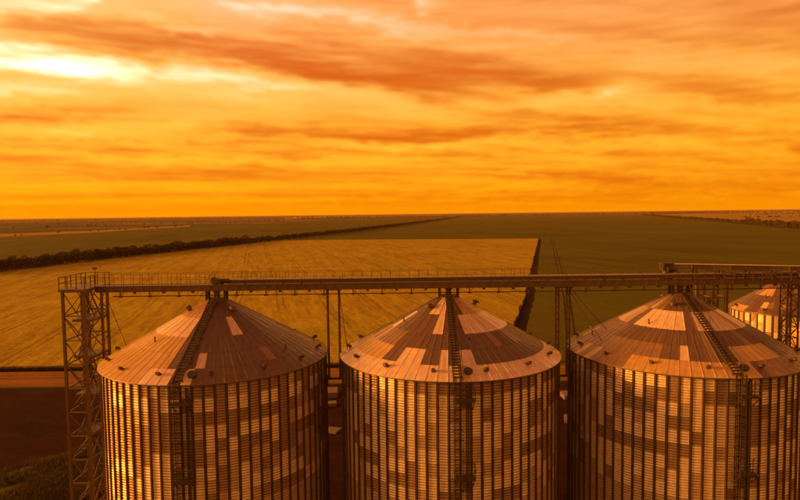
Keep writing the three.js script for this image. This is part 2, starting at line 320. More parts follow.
// ---------------------------------------------------------------- trees
const barkMat = new THREE.MeshStandardMaterial({ color: new THREE.Color().setRGB(0.06, 0.045, 0.03), roughness: 1 });
const leafMats = [[0.068, 0.046, 0.012], [0.080, 0.052, 0.014], [0.056, 0.042, 0.011]].map(([r, g, b]) => new THREE.MeshStandardMaterial({ color: new THREE.Color().setRGB(r, g, b), roughness: 1, side: THREE.DoubleSide }));
function treeGeo(seed, h, w, clumps, leaves, size) {
  const r = rng(seed), wood = [], pos = [], uv = [];
  wood.push(new THREE.CylinderGeometry(0.05, 0.2, h * 0.62, 6).translate(0, h * 0.31, 0));
  for (let k = 0; k < clumps; k++) {
    const a = r() * 6.28, y = h * (0.2 + 0.74 * Math.pow(r(), 0.8)), env = Math.sin(Math.PI * clamp((y / h - 0.06) / 0.98, 0.05, 1)) ** 0.7, d = w * 0.5 * env * (0.25 + 0.75 * Math.sqrt(r())), cx = Math.cos(a) * d, cz = Math.sin(a) * d, cr = w * (0.10 + 0.10 * r());
    if (k % 4 === 0) wood.push(bg(V(0, y * 0.62, 0), V(cx * 0.9, y, cz * 0.9), 0.07));
    for (let i = 0; i < leaves; i++) {
      const b = r() * 6.28, c = r() * 2 - 1, s = Math.sqrt(1 - c * c), q = cr * Math.cbrt(r()), x = cx + Math.cos(b) * s * q, yy = y + c * q * 0.8, z = cz + Math.sin(b) * s * q;
      const m = new THREE.Matrix4().makeRotationFromEuler(new THREE.Euler(r() * 6, r() * 6, r() * 6)).setPosition(x, yy, z), l = size * (0.6 + 0.8 * r());
      for (const [px, py] of [[-l, -l * 0.6], [l, -l * 0.5], [0, l]]) { const v = V(px, py, 0).applyMatrix4(m); pos.push(v.x, v.y, v.z); uv.push(0, 0); }
    }
  }
  return { wood: merged(wood), crown: meshData(pos, uv, [...Array(pos.length / 3).keys()]) };
}
const treeKinds = [0, 1, 2, 3, 4].map((k) => treeGeo(200 + k, 6.4 + k * 0.55, 5.2 + (k % 3) * 0.9, 46, 14, 0.28));
function tree(x, z, s, kind, turn, label, group) {
  const t = thing('windbreak_tree', [x, 0, z], label, 'tree', group); t.rotation.y = turn; t.scale.set(s, s, s);
  part('trunk', treeKinds[kind].wood, barkMat, t); part('crown', treeKinds[kind].crown, leafMats[kind % 3], t);
}
function along(line, d) { for (let i = 0; i < line.length - 1; i++) { const l = Math.hypot(line[i + 1][0] - line[i][0], line[i + 1][1] - line[i][1]); if (d <= l || i === line.length - 2) { const t = d / l; return t > 1 ? null : [mix(line[i][0], line[i + 1][0], t), mix(line[i][1], line[i + 1][1], t)]; } d -= l; } return null; }
function farWood(name, spots, label, seed) {
  const r = rng(seed), g = treeGeo(seed + 1, 6.5, 6.2, 16, 9, 0.62), geo = merged([g.wood, g.crown]);
  const im = new THREE.InstancedMesh(geo, leafMats[seed % 3], spots.length), q = new THREE.Quaternion(), c = new THREE.Color();
  spots.forEach(([x, z, s], i) => { q.setFromAxisAngle(UP, r() * 6.28); im.setMatrixAt(i, new THREE.Matrix4().compose(V(x, 0, z), q, V(s * (0.85 + 0.5 * r()), s, s * (0.85 + 0.5 * r())))); const k = 0.75 + r() * 0.5; im.setColorAt(i, c.setRGB(k, k * (0.9 + 0.15 * r()), k)); });
  im.name = name; im.castShadow = im.receiveShadow = true; scene.add(im); tag(im, label, 'trees'); stuff(im);
}
{
  const r = rng(77), far = [];
  for (let d = 110; d < 460; d += 2.5) { const p = along(belt, d); tree(p[0] + (r() - 0.5) * 3, p[1], 0.85 + r() * 0.45, Math.floor(r() * 5), r() * 6.28, 'dark bushy tree in the long windbreak left of the gold field', 'trees of the long windbreak'); }
  for (let d = 100; d < 460; d += 2.6) { const p = along(belt, d); far.push([p[0] - 5 - r() * 5, p[1], 0.8 + r() * 0.35]); }
  for (let d = 460; d < 4400; d += 2.2 + d * 0.0006) { const p = along(belt, d); if (p) far.push([p[0] + (r() - 0.5) * 9, p[1], 0.75 + r() * 0.45]); }
  farWood('windbreak', far, 'dark belt of trees running from the left edge to the horizon', 300);
  const right = [[520, -560], [645, -959], [847, -1574], [1765, -4375]], fr = [];
  for (let d = 330; d < 780; d += 6.5) { const p = along(right, d); tree(p[0] + (r() - 0.5) * 5, p[1], 1.0 + r() * 0.9, Math.floor(r() * 5), r() * 6.28, 'dark round tree in the hedgerow along the right of the green field', 'trees of the right hedgerow'); }
  for (let d = 300; d < 3700; d += 4 + d * 0.0012) { const p = along(right, d); if (p) fr.push([p[0] + (r() - 0.5) * 8, p[1] - 3, (0.9 + r() * 0.8) * (1 - 0.25 * r())]); }
  farWood('hedgerow', fr, 'low dark hedgerow between the green field and pale stubble at right', 303);
  const sc = [];                                          // loose bushes on the pale strip at left and hedges near the horizon
  for (let k = 0; k < 22; k++) { const t = r(); sc.push([mix(-730, -690, r()) + t * 20, mix(-1080, -2000, t), 0.4 + r() * 0.55]); }
  for (const [x0, z0, x1, z1, n] of [[-1300, -1900, -560, -2900, 90], [-2200, -3000, -700, -3700, 120], [-800, -4700, 900, -5000, 260], [1000, -5200, 3500, -5100, 260], [1900, -3300, 3200, -4000, 160], [2700, -5600, 5200, -6400, 200], [-4200, -5600, 300, -6600, 300], [-3000, -8500, 5000, -9000, 420], [2600, -6600, 3500, -6700, 150], [1300, -2300, 2100, -2350, 120], [-5000, -11500, 9000, -12500, 500]])
    for (let k = 0; k < n * 0.5; k++) { const t = r(); sc.push([mix(x0, x1, t), mix(z0, z1, t) + (r() - 0.5) * 10, (0.55 + r() * 0.6) * (Math.abs(z0) > 4000 ? 1.7 : 1)]); }
  farWood('distant_trees', sc, 'scattered trees and hedges far off below the horizon', 306);
}

// ---------------------------------------------------------------- grain silos
// roof tones by ring: [from, to (degrees, 0 = towards the viewer, + right), tone]
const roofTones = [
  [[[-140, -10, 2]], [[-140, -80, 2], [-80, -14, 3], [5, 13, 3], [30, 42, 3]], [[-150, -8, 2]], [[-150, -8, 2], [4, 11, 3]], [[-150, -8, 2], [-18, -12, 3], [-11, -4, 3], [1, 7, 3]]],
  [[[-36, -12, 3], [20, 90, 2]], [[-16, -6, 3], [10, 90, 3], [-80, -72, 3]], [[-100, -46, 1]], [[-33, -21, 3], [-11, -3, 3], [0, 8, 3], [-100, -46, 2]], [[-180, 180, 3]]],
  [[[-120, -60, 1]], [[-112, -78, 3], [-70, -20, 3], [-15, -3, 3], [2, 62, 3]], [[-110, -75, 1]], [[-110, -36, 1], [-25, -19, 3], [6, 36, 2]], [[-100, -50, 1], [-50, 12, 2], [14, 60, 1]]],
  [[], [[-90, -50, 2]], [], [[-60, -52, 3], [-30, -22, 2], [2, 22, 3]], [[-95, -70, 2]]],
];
let runDark = false;
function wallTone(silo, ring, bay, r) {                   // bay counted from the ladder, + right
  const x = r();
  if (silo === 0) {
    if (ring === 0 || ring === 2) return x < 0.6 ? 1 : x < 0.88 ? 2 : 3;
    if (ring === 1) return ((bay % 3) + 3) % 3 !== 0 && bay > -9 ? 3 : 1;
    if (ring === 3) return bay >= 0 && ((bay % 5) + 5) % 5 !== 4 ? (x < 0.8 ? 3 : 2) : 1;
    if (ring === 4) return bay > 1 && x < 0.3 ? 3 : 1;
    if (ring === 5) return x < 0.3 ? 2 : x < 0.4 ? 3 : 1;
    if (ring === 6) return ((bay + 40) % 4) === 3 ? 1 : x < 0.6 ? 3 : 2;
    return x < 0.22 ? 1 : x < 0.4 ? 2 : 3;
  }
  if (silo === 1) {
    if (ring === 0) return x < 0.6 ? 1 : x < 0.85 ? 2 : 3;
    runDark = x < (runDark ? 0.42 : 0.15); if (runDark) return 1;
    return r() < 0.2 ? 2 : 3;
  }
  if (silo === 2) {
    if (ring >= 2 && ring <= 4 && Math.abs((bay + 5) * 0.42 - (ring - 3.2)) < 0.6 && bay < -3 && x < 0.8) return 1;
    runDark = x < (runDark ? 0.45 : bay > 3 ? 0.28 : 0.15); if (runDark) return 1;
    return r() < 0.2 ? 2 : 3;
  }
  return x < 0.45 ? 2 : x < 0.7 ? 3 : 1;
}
const RINGH = 1.1, PITCH = RINGH / 5;
function sheetGeo(R, n, u0) {                             // one corrugated wall sheet, facing +z, bottom at y = 0
  const half = Math.PI / n, w = R * Math.sin(half), z0 = R * Math.cos(half), rows = 20, pos = [], nrm = [], uv = [], idx = [];
  for (let j = 0; j <= rows; j++) {
    const y = (j / rows) * RINGH, ph = (y / PITCH) * 2 * Math.PI, z = z0 + 0.024 * Math.cos(ph), dz = -0.024 * Math.sin(ph) * 2 * Math.PI / PITCH;
    for (const s of [-1, 1]) { pos.push(s * w, y, z); const v = V(s * Math.sin(half), -dz, Math.cos(half)).normalize(); nrm.push(v.x, v.y, v.z); uv.push(u0 + s * w / 4, u0 * 0.7 + y / 4); }
    if (j) { const a = j * 2 - 2; idx.push(a, a + 1, a + 3, a, a + 3, a + 2); }
  }
  return meshData(pos, uv, idx, nrm);
}
function panelGeo(R, n, r0, r1, h0, h1, u0, lift) {        // one roof panel with a standing seam; facing +z
  const half = Math.PI / n, pos = [], uv = [], idx = [], slope = Math.atan2(h0 - h1, r1 - r0), ny = Math.cos(slope), nz = Math.sin(slope), seam = 0.025;
  for (const [r, h] of [[r0, h0], [r1, h1]]) {
    const w = r * Math.tan(half), rib = Math.min(0.07, w * 0.35);
    for (const [x, up] of [[-w, 0], [w - rib * 1.5, 0], [w - rib * 1.2, seam], [w - rib * 0.3, seam], [w, 0]]) { pos.push(x, h + (up + lift) * ny, r + (up + lift) * nz); uv.push(u0 + x / 4, u0 * 0.3 + r / 4); }
  }
  const P = pos, out = [], ou = [], oi = [];
  for (let k = 0; k < 4; k++) { const b = out.length / 3; for (const i of [k, k + 1, k + 6, k + 5]) { out.push(P[i * 3], P[i * 3 + 1], P[i * 3 + 2]); ou.push(uv[i * 2], uv[i * 2 + 1]); } oi.push(b, b + 3, b + 2, b, b + 2, b + 1); }
  return meshData(out, ou, oi);
}
function ribGeo(h) {                                      // hat section stiffener
  const s = new THREE.Shape([[-0.115, 0], [-0.085, 0.01], [-0.06, 0.095], [0.06, 0.095], [0.085, 0.01], [0.115, 0]].map(([x, y]) => new THREE.Vector2(x, y)));
  return new THREE.ExtrudeGeometry(s, { depth: h, bevelEnabled: false }).rotateX(-Math.PI / 2).rotateY(Math.PI);
}
const ventGeo = merged([bxg(0.34, 0.3, 0.34, 0, 0.15, 0), new THREE.CylinderGeometry(0.3, 0.24, 0.42, 4).rotateY(Math.PI / 4).rotateX(1.0).translate(0, 0.42, 0.16), bxg(0.5, 0.04, 0.5, 0, 0.02, 0)]);
const hoodGeo = merged([cylg(0.22, 0.22, 0.4, 0, 0.2, 0, 12), new THREE.SphereGeometry(0.34, 12, 6, 0, 6.29, 0, 1.6).scale(1, 0.75, 1.25).translate(0, 0.42, 0.08)]);
function buildSilo(index, [cx, cz], R, bays, eave, apex, label, visRings) {
  const t = thing('grain_silo', [cx, 0, cz], label, 'silo', 'grain silos under the gantry'), r = rng(900 + index * 17);
  const facing = Math.atan2(-cx, -cz) / D2R, step = 360 / bays, rings = Math.ceil(eave / RINGH), base = eave - rings * RINGH;
  // wall sheets: the ones that face the viewer below the eave as parts, the rest joined
  const geos = [0.13, 0.41, 0.77].map((u) => sheetGeo(R, bays, u)), cand = [], rest = [];
  for (let ring = 0; ring < rings; ring++) for (let b = 0; b < bays; b++) {
    let a = (b + 0.5) * step; if (a > 180) a -= 360;
    let off = a - facing; if (off > 180) off -= 360; if (off < -180) off += 360;
    const bay = Math.floor(a / step), tone = wallTone(index, ring, bay, r), y = eave - (ring + 1) * RINGH, seen = Math.cos(off * D2R) > 0.17 && ring < visRings;
    cand.push({ ring, a, off, tone, y, seen, v: Math.floor(r() * 3), size: Math.cos(off * D2R) - ring * 0.02 });
  }
  const shown = cand.filter((c) => c.seen).sort((p, q) => q.size - p.size).slice(0, 300), set = new Set(shown);
  for (const c of shown) { const m = part('wall_sheet', geos[c.v], M.wall[c.tone], t); m.rotation.y = c.a * D2R; m.position.y = c.y; }
  for (let tone = 1; tone < 4; tone++) for (const c of cand) if (!set.has(c) && c.tone === tone) rest.push(geos[c.v].clone().rotateY(c.a * D2R).translate(0, c.y, 0));
  stuff(part('wall_sheets', mergeGeometries(rest), M.wall[2], t));
  const foot = part('foundation', new THREE.CylinderGeometry(R + 0.5, R + 0.6, Math.max(base, 0.05) + 0.25, 72, 1), M.concrete, t); foot.position.y = (Math.max(base, 0.05) + 0.25) / 2;
  // stiffeners
  const rib = ribGeo(eave - 0.35); const z = R * Math.cos(Math.PI / bays) + 0.03, restRib = [];
  for (let b = 0; b < bays; b++) {
    let off = b * step - facing; off = ((off + 540) % 360) - 180;
    if (Math.abs(off) < 95) { const m = part('stiffener', rib, M.rib, t), a = b * step * D2R; m.position.set(Math.sin(a) * z, 0.3, Math.cos(a) * z); m.rotation.y = a; }
    else restRib.push(rib.clone().translate(0, 0.3, z).rotateY(b * step * D2R));
  }
  stuff(part('stiffeners', mergeGeometries(restRib), M.rib, t));
  // roof
  const T = [0.09, 0.30, 0.53, 0.70, 0.86, 1.022], hAt = (s) => mix(apex, eave + 0.02, (s - 0.09) / (1.022 - 0.09));
  for (let k = 0; k < 5; k++) {
    const n = k < 2 ? bays / 2 : bays, lift = 0.075 - k * 0.015, s1 = k < 4 ? T[k + 1] + 0.006 : T[k + 1];
    const gs = [0.2, 0.5, 0.8].map((u) => panelGeo(R, n, R * T[k], R * s1, hAt(T[k]), hAt(s1), u, lift));
    for (let b = 0; b < n; b++) {
      let a = ((b + 0.5) * 360) / n; if (a > 180) a -= 360;
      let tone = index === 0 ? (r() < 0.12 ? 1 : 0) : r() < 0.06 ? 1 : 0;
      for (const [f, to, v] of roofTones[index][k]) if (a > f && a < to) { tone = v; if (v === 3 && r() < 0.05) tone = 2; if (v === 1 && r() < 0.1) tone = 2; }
      const m = part('roof_panel', gs[Math.floor(r() * 3)], M.roof[tone], t); m.rotation.y = a * D2R;
    }
  }
  // eave ring, top collar, lid, legs and spout that carry the gantry
  part('eave_ring', new THREE.LatheGeometry([[R * 1.022, eave + 0.03], [R * 1.026, eave - 0.04], [R * 1.018, eave - 0.10], [R * 0.996, eave - 0.10]].map(([x, y]) => new THREE.Vector2(x, y)), 144), M.galv, t);
  const rc = R * 0.09;
  part('top_collar', new THREE.LatheGeometry([[rc + 0.12, apex - 0.05], [rc + 0.02, apex + 0.12], [rc, apex + 0.2], [rc, apex + 0.12], [rc - 0.05, apex + 0.1], [0.3, apex + 0.2], [0, apex + 0.2]].map(([x, y]) => new THREE.Vector2(x, y)), 36), M.steel, t);
  const S = Math.PI / 180, roofPt = (a, s, up = 0) => { const rr = R * s; return V(Math.sin(a * S) * rr, hAt(s) + up, Math.cos(a * S) * rr); };
  const ladA = -1;
  if (index < 3) {
    const top = 26.05;
    for (const [x, zz] of [[-0.85, 0.35], [0.85, 0.35], [-0.85, -0.35], [0.85, -0.35]]) beam('support_leg', V(x, apex - 0.1, zz), V(x, top, zz), 0.2, M.dark, t);
    for (const zz of [0.35, -0.35]) beam('cap_beam', V(-0.8, apex + 0.16, zz), V(0.8, apex + 0.16, zz), 0.14, M.steel, t, 0.2);
    part('fill_spout', merged([cylg(0.24, 0.3, top - apex - 0.1, 0, (top + apex) / 2, 0, 14), cylg(0.36, 0.36, 0.08, 0, top - 0.14, 0, 14), cylg(0.4, 0.4, 0.06, 0, apex + 0.22, 0, 14)]), M.steel, t);
    // roof ladder with stringers and rungs
    const lift = 0.28, q0 = 1.01, q1 = 0.10, dir = (s, dx, up) => { const p = roofPt(ladA, s, up); p.x += dx; return p; };
    const ladder = part('roof_ladder', merged([-0.32, 0.32].map((dx) => bg(dir(q0, dx, lift), dir(q1, dx, lift), 0.09, 0.14))), M.dark, t);
    const rungs = []; for (let k = 0; k <= 31; k++) { const s = mix(q0, q1, k / 31); rungs.push(bg(dir(s, -0.32, lift), dir(s, 0.32, lift), 0.05, 0.11)); }
    stuff(part('rungs', merged(rungs), M.dark, ladder));
    const feet = []; for (let k = 0; k < 9; k++) for (const dx of [-0.32, 0.32]) { const s = mix(q0 - 0.02, q1 + 0.02, k / 8); feet.push(bg(dir(s, dx, 0), dir(s, dx, lift), 0.06)); }
    stuff(part('ladder_feet', merged(feet), M.dark, ladder));
    rod('handrail', dir(q0, 0.42, 0.95), dir(q1, 0.42, 0.95), 0.025, M.dark, t);
    for (let k = 0; k < 6; k++) { const s = mix(q0 - 0.01, q1 + 0.03, k / 5); rod('handrail_post', dir(s, 0.42, 0.05), dir(s, 0.42, 0.95), 0.022, M.dark, t); }
    // wall ladder with cage, conduit and two rest platforms
    const wz = R + 0.28, wl = part('wall_ladder', merged([-0.24, 0.24].map((dx) => bg(V(dx - 0.17, 0.3, wz), V(dx - 0.17, eave + 0.5, wz), 0.07, 0.05))), M.dark, t);
    const wr = []; for (let y = 0.6; y < eave + 0.4; y += 0.3) wr.push(bg(V(-0.41, y, wz), V(0.07, y, wz), 0.035)); stuff(part('rungs', merged(wr), M.dark, wl));
    const hoop = new THREE.TorusGeometry(0.38, 0.028, 4, 14, Math.PI * 1.25).rotateX(Math.PI / 2).rotateY(Math.PI * 0.125), hoops = [];
    for (let y = 2.6; y < eave + 0.6; y += 0.8) hoops.push(hoop.clone().scale(1, 1, -1).translate(-0.17, y, wz + 0.28));
    for (const a of [-70, -25, 25, 70]) hoops.push(bg(V(-0.17 + 0.38 * Math.sin(a * S), 2.6, wz + 0.28 + 0.38 * Math.cos(a * S)), V(-0.17 + 0.38 * Math.sin(a * S), eave + 0.5, wz + 0.28 + 0.38 * Math.cos(a * S)), 0.035));
    part('safety_cage', merged(hoops), M.dark, t);
    for (const dx of [0.5, 0.64]) beam('conduit', V(dx, 0.4, R + 0.18), V(dx, eave - 0.2, R + 0.18), 0.09, M.dark, t);
    for (const y of [eave - 1.3, eave - 7.4]) {
      const pl = part('rest_platform', merged([bxg(1.5, 0.06, 0.95, 0.35, y, R + 0.62), bxg(1.5, 0.14, 0.05, 0.35, y + 0.05, R + 1.09), bxg(0.05, 0.14, 0.95, 1.08, y + 0.05, R + 0.62)]), M.dark, t);
      const rl = []; for (const [x, zz] of [[-0.38, 1.08], [0.35, 1.08], [1.08, 1.08], [1.08, 0.2]]) rl.push(bg(V(x, y, R + zz), V(x, y + 1.05, R + zz), 0.05));
      for (const h of [0.55, 1.05]) { rl.push(bg(V(-0.38, y + h, R + 1.08), V(1.08, y + h, R + 1.08), 0.045)); rl.push(bg(V(1.08, y + h, R + 1.08), V(1.08, y + h, R + 0.2), 0.045)); }
      part('guard_rail', merged(rl), M.dark, pl);
      const br = []; for (const x of [-0.3, 1.0]) br.push(bg(V(x, y - 0.03, R + 1.0), V(x, y - 0.85, R + 0.12), 0.06)); part('bracket', merged(br), M.dark, pl);
    }
    // hatch beside the ladder
    const hatch = part('roof_hatch', merged([cylg(0.32, 0.35, 0.16, 0, 0.08, 0, 18), cylg(0.36, 0.36, 0.05, 0, 0.18, 0, 18)]), M.dark, t);
    hatch.position.copy(roofPt(4.5, 0.93)); hatch.rotation.set(31 * S, 4.5 * S, 0, 'YXZ');
  }
  const nv = index < 3 ? 14 : 9;
  for (let k = 0; k < nv; k++) {
    const a = -12.2 + (360 / nv) * k, v = part('roof_vent', ventGeo, M.vent, t); v.position.copy(roofPt(a, 0.925, 0.02)); v.rotation.set(31 * S, (a + (r() - 0.5) * 6) * S, 0, 'YXZ'); const s = 0.62 + r() * 0.14; v.scale.set(s * 0.92, s * 0.92, s * 0.92);
  }
  for (const a of [[-62, 48, 170], [-48, 95, 200], [-38, 75, 190], [-32, 90, 210]][index]) { const v = part('exhaust_hood', hoodGeo, M.steel, t); v.position.copy(roofPt(a, 0.24)); v.rotation.set(20 * S, a * S, 0, 'YXZ'); v.scale.setScalar(0.85); }
  for (const [a, s] of [[[-40, 0.62], [62, 0.8]], [[-70, 0.45], [12, 0.6]], [[-55, 0.5], [-95, 0.8]], [[-60, 0.6]]][index]) rod('sensor_pipe', roofPt(a, s), roofPt(a, s, 0.5), 0.06, M.dark, t);
  return t;
}
M.concrete = new THREE.MeshStandardMaterial({ color: new THREE.Color().setRGB(0.20, 0.135, 0.09), roughness: 0.95, map: grimeMap });
const ROWZ = -55.4;
buildSilo(0, [-17.2, ROWZ], 10, 72, 19.95, 25.1, 'corrugated steel silo nearest the lattice tower, with a mostly dark cone roof', 9);
buildSilo(1, [4.5, ROWZ], 10, 72, 19.95, 25.1, 'middle corrugated steel silo with a pale ring of panels round its eave', 9);
buildSilo(2, [26.2, ROWZ], 10, 72, 19.95, 25.1, 'corrugated steel silo under the raised conveyor head, with a pale band high on its roof', 9);
buildSilo(3, [49.6, -77], 6, 44, 20, 23.55, 'small silo standing behind, partly hidden by the nearest right silo roof', 6);

// ---------------------------------------------------------------- gantry with the conveyor
{
  const g = thing('conveyor_gantry', [0, 0, ROWZ], 'long steel walkway gantry with conveyor running across all the silo tops', 'conveyor'), x0 = -28.2, x1 = 47.4, bay = 0.88, n = Math.floor((x1 - x0) / bay), zf = 0.72, yb = 26.05, yt = 26.62;
  const panel = merged([bxg(bay - 0.02, yt - yb - 0.08, 0.02, 0, 0, 0), bxg(bay, 0.05, 0.09, 0, (yt - yb) / 2 - 0.025, 0), bxg(bay, 0.05, 0.09, 0, -(yt - yb) / 2 + 0.025, 0), bxg(0.05, yt - yb - 0.1, 0.06, bay / 2 - 0.025, 0, 0.012)]);
  const post = bxg(0.028, 1.05, 0.028, 0, 0.525, 0), plank = bxg(bay - 0.015, 0.05, zf * 2 - 0.12, 0, 0, 0), r = rng(3);
  const tones = [M.steel, metal(0.185, 0.115, 0.077, 0.62, 0.4), metal(0.155, 0.095, 0.062, 0.64, 0.4)];
  for (let k = 0; k < n; k++) {
    const x = x0 + (k + 0.5) * bay, m = tones[r() < 0.55 ? 0 : r() < 0.5 ? 2 : 1];
    part('side_panel', panel, m, g).position.set(x, (yb + yt) / 2, zf);
    const back = part('side_panel', panel, m, g); back.position.set(x, (yb + yt) / 2, -zf); back.rotation.y = Math.PI;
    part('deck_plate', plank, M.steel, g).position.set(x, yt - 0.06, 0);
    part('rail_post', post, M.steel, g).position.set(x - bay / 2, yt, zf);
    part('rail_post', post, M.steel, g).position.set(x - bay / 2, yt, -zf);
  }
  for (const s of [1, -1]) for (const h of [0.55, 1.08]) beam('handrail', V(x0, yt + h, s * zf), V(x1, yt + h, s * zf), 0.026, M.steel, g);
  // trough of the drag conveyor on the deck from the first silo on
  const L = 1.76, tr = [bxg(L - 0.02, 0.40, 0.55, 0, 0, 0), bxg(0.06, 0.5, 0.66, L / 2 - 0.03, 0, 0)];
  const trough = merged(tr), lid = merged([bxg(L - 0.01, 0.03, 0.7, 0, 0, 0), bxg(L - 0.01, 0.07, 0.02, 0, -0.03, 0.35), bxg(L - 0.01, 0.07, 0.02, 0, -0.03, -0.35)]);
  for (let x = -16.2; x < 46; x += L) { part('trough', trough, tones[Math.floor(r() * 2)], g).position.set(x + L / 2, yt + 0.26, 0.15); part('trough_lid', lid, M.pale, g).position.set(x + L / 2, yt + 0.47, 0.15); }
  for (const x of [-17.0]) {
    const d = part('drive_unit', merged([bxg(1.0, 0.5, 0.62, 0, 0.27, 0.12), cylg(0.2, 0.2, 0.75, 0, 0, 0, 14).rotateZ(Math.PI / 2).translate(0.75, 0.36, 0.45), bxg(0.4, 0.42, 0.4, 0.25, 0.28, 0.5)]), M.dark, g); d.position.set(x, yt, 0);
    part('belt_guard', merged([cylg(0.34, 0.34, 0.1, 0, 0, 0, 18).rotateX(Math.PI / 2).translate(-0.25, 0.4, 0.5)]), M.steel, d);
  }
  // services slung under the girder
  rod('service_pipe', V(x0 + 1.5, yb - 0.42, 0.5), V(x1, yb - 0.42, 0.5), 0.045, M.dark, g);
  for (let x = x0 + 2.2, k = 0; x < x1; x += 1.35, k++) {
    if ([-17.2, 4.5, 26.2].some((c) => Math.abs(x - c) < 1.3)) continue;
    if (k % 2) part('clamp', bxg(0.22, 0.16, 0.2, 0, 0, 0), M.dark, g).position.set(x, yb - 0.09, 0.55); else part('pipe_hanger', merged([bxg(0.1, 0.5, 0.06, 0, -0.24, 0), bxg(0.34, 0.06, 0.16, 0, -0.49, 0), bg(V(0.3, 0, 0), V(0.03, -0.45, 0), 0.04)]), M.steel, g).position.set(x, yb - 0.01, 0.5);
  }
}
{ // raised second conveyor that starts above the third silo
  const g = thing('upper_conveyor', [23.8, 0, ROWZ - 0.2], 'short raised conveyor with a boxy drive head, above the rightmost of the three big silos', 'conveyor'); g.rotation.set(0, -3 * D2R, 0); g.rotation.z = -1.5 * D2R;
  g.position.y = 0; const y = 27.55, L = 1.76, r = rng(8);
  const box = merged([bxg(L - 0.02, 0.42, 0.6, 0, 0, 0), bxg(0.05, 0.5, 0.68, L / 2, 0, 0)]), lid = bxg(L - 0.01, 0.04, 0.74, 0, 0, 0);
  for (let k = 0; k < 11; k++) { part('trough', box, r() < 0.5 ? M.galv : M.steel, g).position.set(0.9 + (k + 0.5) * L, y + 0.22, 0); part('trough_lid', lid, M.pale, g).position.set(0.9 + (k + 0.5) * L, y + 0.47, 0); }
  const head = part('drive_head', merged([bxg(1.0, 0.7, 0.75, 0.45, y + 0.2, 0), bxg(0.3, 0.55, 0.5, -0.05, y + 0.28, 0.1)]), M.dark, g);
  part('motor', merged([cylg(0.22, 0.22, 0.8, 0, 0, 0, 14).rotateZ(Math.PI / 2).translate(0.75, y - 0.02, 0.55), cylg(0.27, 0.27, 0.12, 0, 0, 0, 14).rotateZ(Math.PI / 2).translate(0.35, y - 0.02, 0.55)]), M.dark, head);
  part('head_plate', bxg(0.16, 0.6, 0.1, -0.05, y + 0.2, 0.44), M.galv, head);
  for (let k = 0; k < 8; k++) for (const z of [-0.32, 0.32]) if (k) beam('stand_leg', V(0.6 + k * 2.4, 26.62, z), V(0.6 + k * 2.4, y, z), 0.12, M.steel, g);
  part('transfer_box', merged([bxg(0.7, 0.9, 0.7, 0.55, 27.05, 0), bxg(0.5, 0.12, 0.9, 0.55, 26.7, 0)]), M.steel, g);
  for (let k = 0; k < 20; k++) beam('rail_post', V(3.8 + k * 0.85, 26.7, 0.6), V(3.8 + k * 0.85, 27.5, 0.6), 0.05, M.steel, g);
  for (const h of [27.1, 27.48]) beam('handrail', V(3.8, h, 0.6), V(20, h, 0.6), 0.05, M.steel, g);
  for (const [x, w] of [[6.2, 0.9], [9.6, 0.6], [12.8, 0.9], [15.4, 0.7]]) part('slide_gate', merged([bxg(w, 0.35, 0.5, x, 27.2, 0.1), cylg(0.12, 0.12, 0.5, 0, 0, 0, 10).rotateZ(Math.PI / 2).translate(x + w * 0.7, 27.22, 0.25)]), M.galv, g);
}

